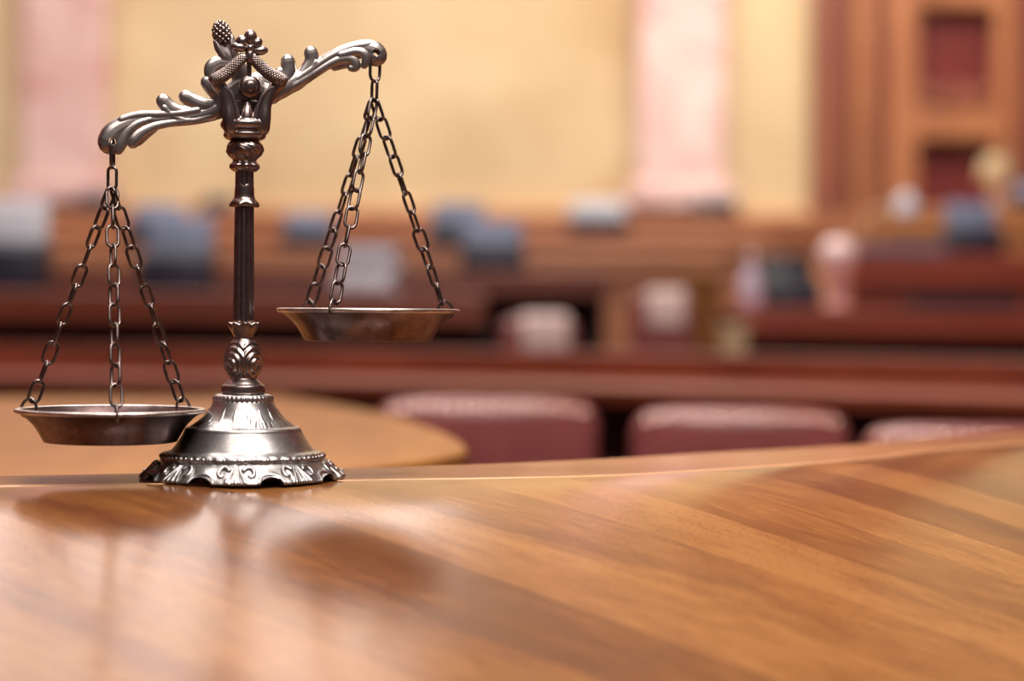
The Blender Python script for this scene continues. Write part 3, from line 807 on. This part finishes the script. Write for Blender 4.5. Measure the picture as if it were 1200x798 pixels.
console('pale', -25, 55, 240, 346, zL, 6.45, 'large pale topped console at the photo edge on the low ledge')
console('slate', 166, 250, 256, 346, zL, 6.45, 'slate topped console on the low ledge, between left pan chains and the column')
console('slate', 330, 392, 248, 294, z3, 8.4, 'slate topped console seen behind the chains of the raised pan')
console('slate', 150, 215, 240, 294, z3, 8.4, 'slate topped console one row above the lowest, behind the left chains')
console('slate', 540, 614, 258, 318, z2, 7.1, 'slate console on the lowest row, clear of the raised pan')
console('slate', 503, 570, 236, 294, z3, 8.4, 'slate console one row above and overlapping the one beside the raised pan')
console('pale', 666, 736, 232, 273, z4, 9.8, 'pale topped navy console close to the lit pilaster')
console('navy' if False else 'black', 812, 864, 226, 251, z5, 11.2, 'small dark console at the foot of the pale pilaster')
console('black', 90, 134, 226, 251, z5, 11.2, 'small dark console at the foot of the shaded pilaster')
console('black', 233, 274, 230, 251, z5, 11.2, 'small dark console on the top row by the column')
console('black', 890, 958, 300, 361, zat(361, 6.2, 1000), 6.5, 'black topped console on the reddish desk right of the aisle')
console('slate', 1108, 1172, 236, 298, zat(298, 7.8, 1100), 8.0, 'slate topped console on the upper reddish desk below the door')
console('slate', 1184, 1240, 212, 243, zat(243, 10.4, 1100), 10.6, 'slate console on the orange brown desk, cut by the photo edge')

# papers
def papers(px0, px1, ptop, zd, D, dy, label, mat, nsh=7):
    wd = (px1 - px0) * D / FPX; ht = max(.01, zat(ptop, D, (px0 + px1) / 2) - zd)
    bm = bmesh.new(); r = random.Random(int(px0) + 1000)
    for i in range(nsh):
        a = r.uniform(-.02, .02)
        box(bm, -wd / 2 + a, wd / 2 + a, -dy / 2 + a, dy / 2 + a, ht * i / nsh, ht * (i + 1) / nsh)
    o = mesh_obj('paper_stack', bm, mat, None, False, (xr((px0 + px1) / 2, D, ptop), D, zd))
    tag(o, label, 'paper stack', 'paper stacks on the desks')
papers(402, 466, 290, zL, 6.46, .2, 'tall pale stack of papers behind the raised pan', M_pale, 9)
papers(1002, 1104, 288, zat(298, 7.8, 1100), 7.95, .16, 'low grey stack of papers on the upper reddish desk', M_slate, 5)
papers(1062, 1182, 347, zat(361, 6.2, 1000), 6.45, .25, 'wide flat navy folder stack on the reddish desk', M_navy, 3)

# globe lamp, carafe, shade lamp, desk lamp with a slanted arm
M_glass = simple('frosted_pink_glass', lin(244, 214, 212), .25)
M_cream = simple('cream_shade', lin(188, 166, 128), .7)
zR = zat(361, 6.2, 1000)
p = atD(982, 300, 6.5); t = empty('globe_lamp', (p.x, 6.5, zR)); tag(t, 'frosted pinkish globe lamp beside the black topped console', 'lamp')
h = p.z - zR
bm = bmesh.new(); ball(bm, Vector((0, 0, h)), .062, 1, 1, 1, None, 3); mesh_obj('globe', bm, M_glass, t)
bm = bmesh.new(); lathe(bm, [(.045, 0), (.045, .012), (.03, .02), (.028, .05), (.035, .08), (.026, h - .06), (.02, h - .045)], 32, None, 3); mesh_obj('stand', bm, simple('pink_ceramic', lin(214, 160, 158), .3), t)
p = atD(880, 305, 6.3); hh = p.z - zR
bm = bmesh.new(); lathe(bm, [(.03, 0), (.036, .01), (.038, hh * .45), (.034, hh * .6), (.018, hh * .8), (.018, hh * .93), (.022, hh)], 32, None, 3)
t = mesh_obj('water_carafe', bm, simple('lavender_glass', lin(206, 190, 208), .2), None, True, (p.x, 6.3, zR))
tag(t, 'pale lavender carafe at the aisle end of the reddish desk', 'carafe')
bm = bmesh.new(); ball(bm, Vector((0, 0, hh + .012)), .016, 1, 1, 1, None, 2); mesh_obj('stopper', bm, M_glass, t)
zO = zat(243, 10.4, 1100)
p = atD(1166, 198, 10.6); t = empty('table_lamp', (p.x, 10.6, zO)); tag(t, 'table lamp with cream shade in front of the red door panel', 'lamp')
h = p.z - zO
bm = bmesh.new(); lathe(bm, [(.085, h - .06), (.078, h), (.06, h + .06), (.056, h + .06), (.074, h), (.081, h - .06)], 40, None, 1, capped=False); mesh_obj('lamp_shade', bm, M_cream, t)
bm = bmesh.new(); lathe(bm, [(.06, 0), (.06, .015), (.03, .03), (.02, .07), (.03, .11), (.015, h - .06), (.012, h + .03)], 32, None, 3); mesh_obj('base', bm, M_brass, t)
zU = zat(298, 7.8, 1100)
a, b = atD(992, 280, 8.2), atD(1062, 228, 8.2)
t = empty('desk_lamp', (a.x, 8.2, zU)); tag(t, 'desk lamp with thin slanted arm and grey head below the door', 'lamp')
bm = bmesh.new(); lathe(bm, [(.05, 0), (.05, .012), (.02, .022), (.012, .03)], 32, None, 2); mesh_obj('base', bm, M_slate, t)
bm = bmesh.new(); tube(bm, [(Vector((0, 0, .02)), .008), (Vector(((b.x - a.x) * .4, 0, (b.z - zU) * .6)), .008), (Vector((b.x - a.x, 0, b.z - zU)), .008)], 10, 5); mesh_obj('arm', bm, M_cream, t)
bm = bmesh.new(); lathe(bm, [(.052, -.09), (.050, -.05), (.03, -.01), (.012, .008), (.004, .01)], 32, None, 3); o = mesh_obj('lamp_head', bm, M_pale, t); o.location = (b.x - a.x, 0, b.z - zU)
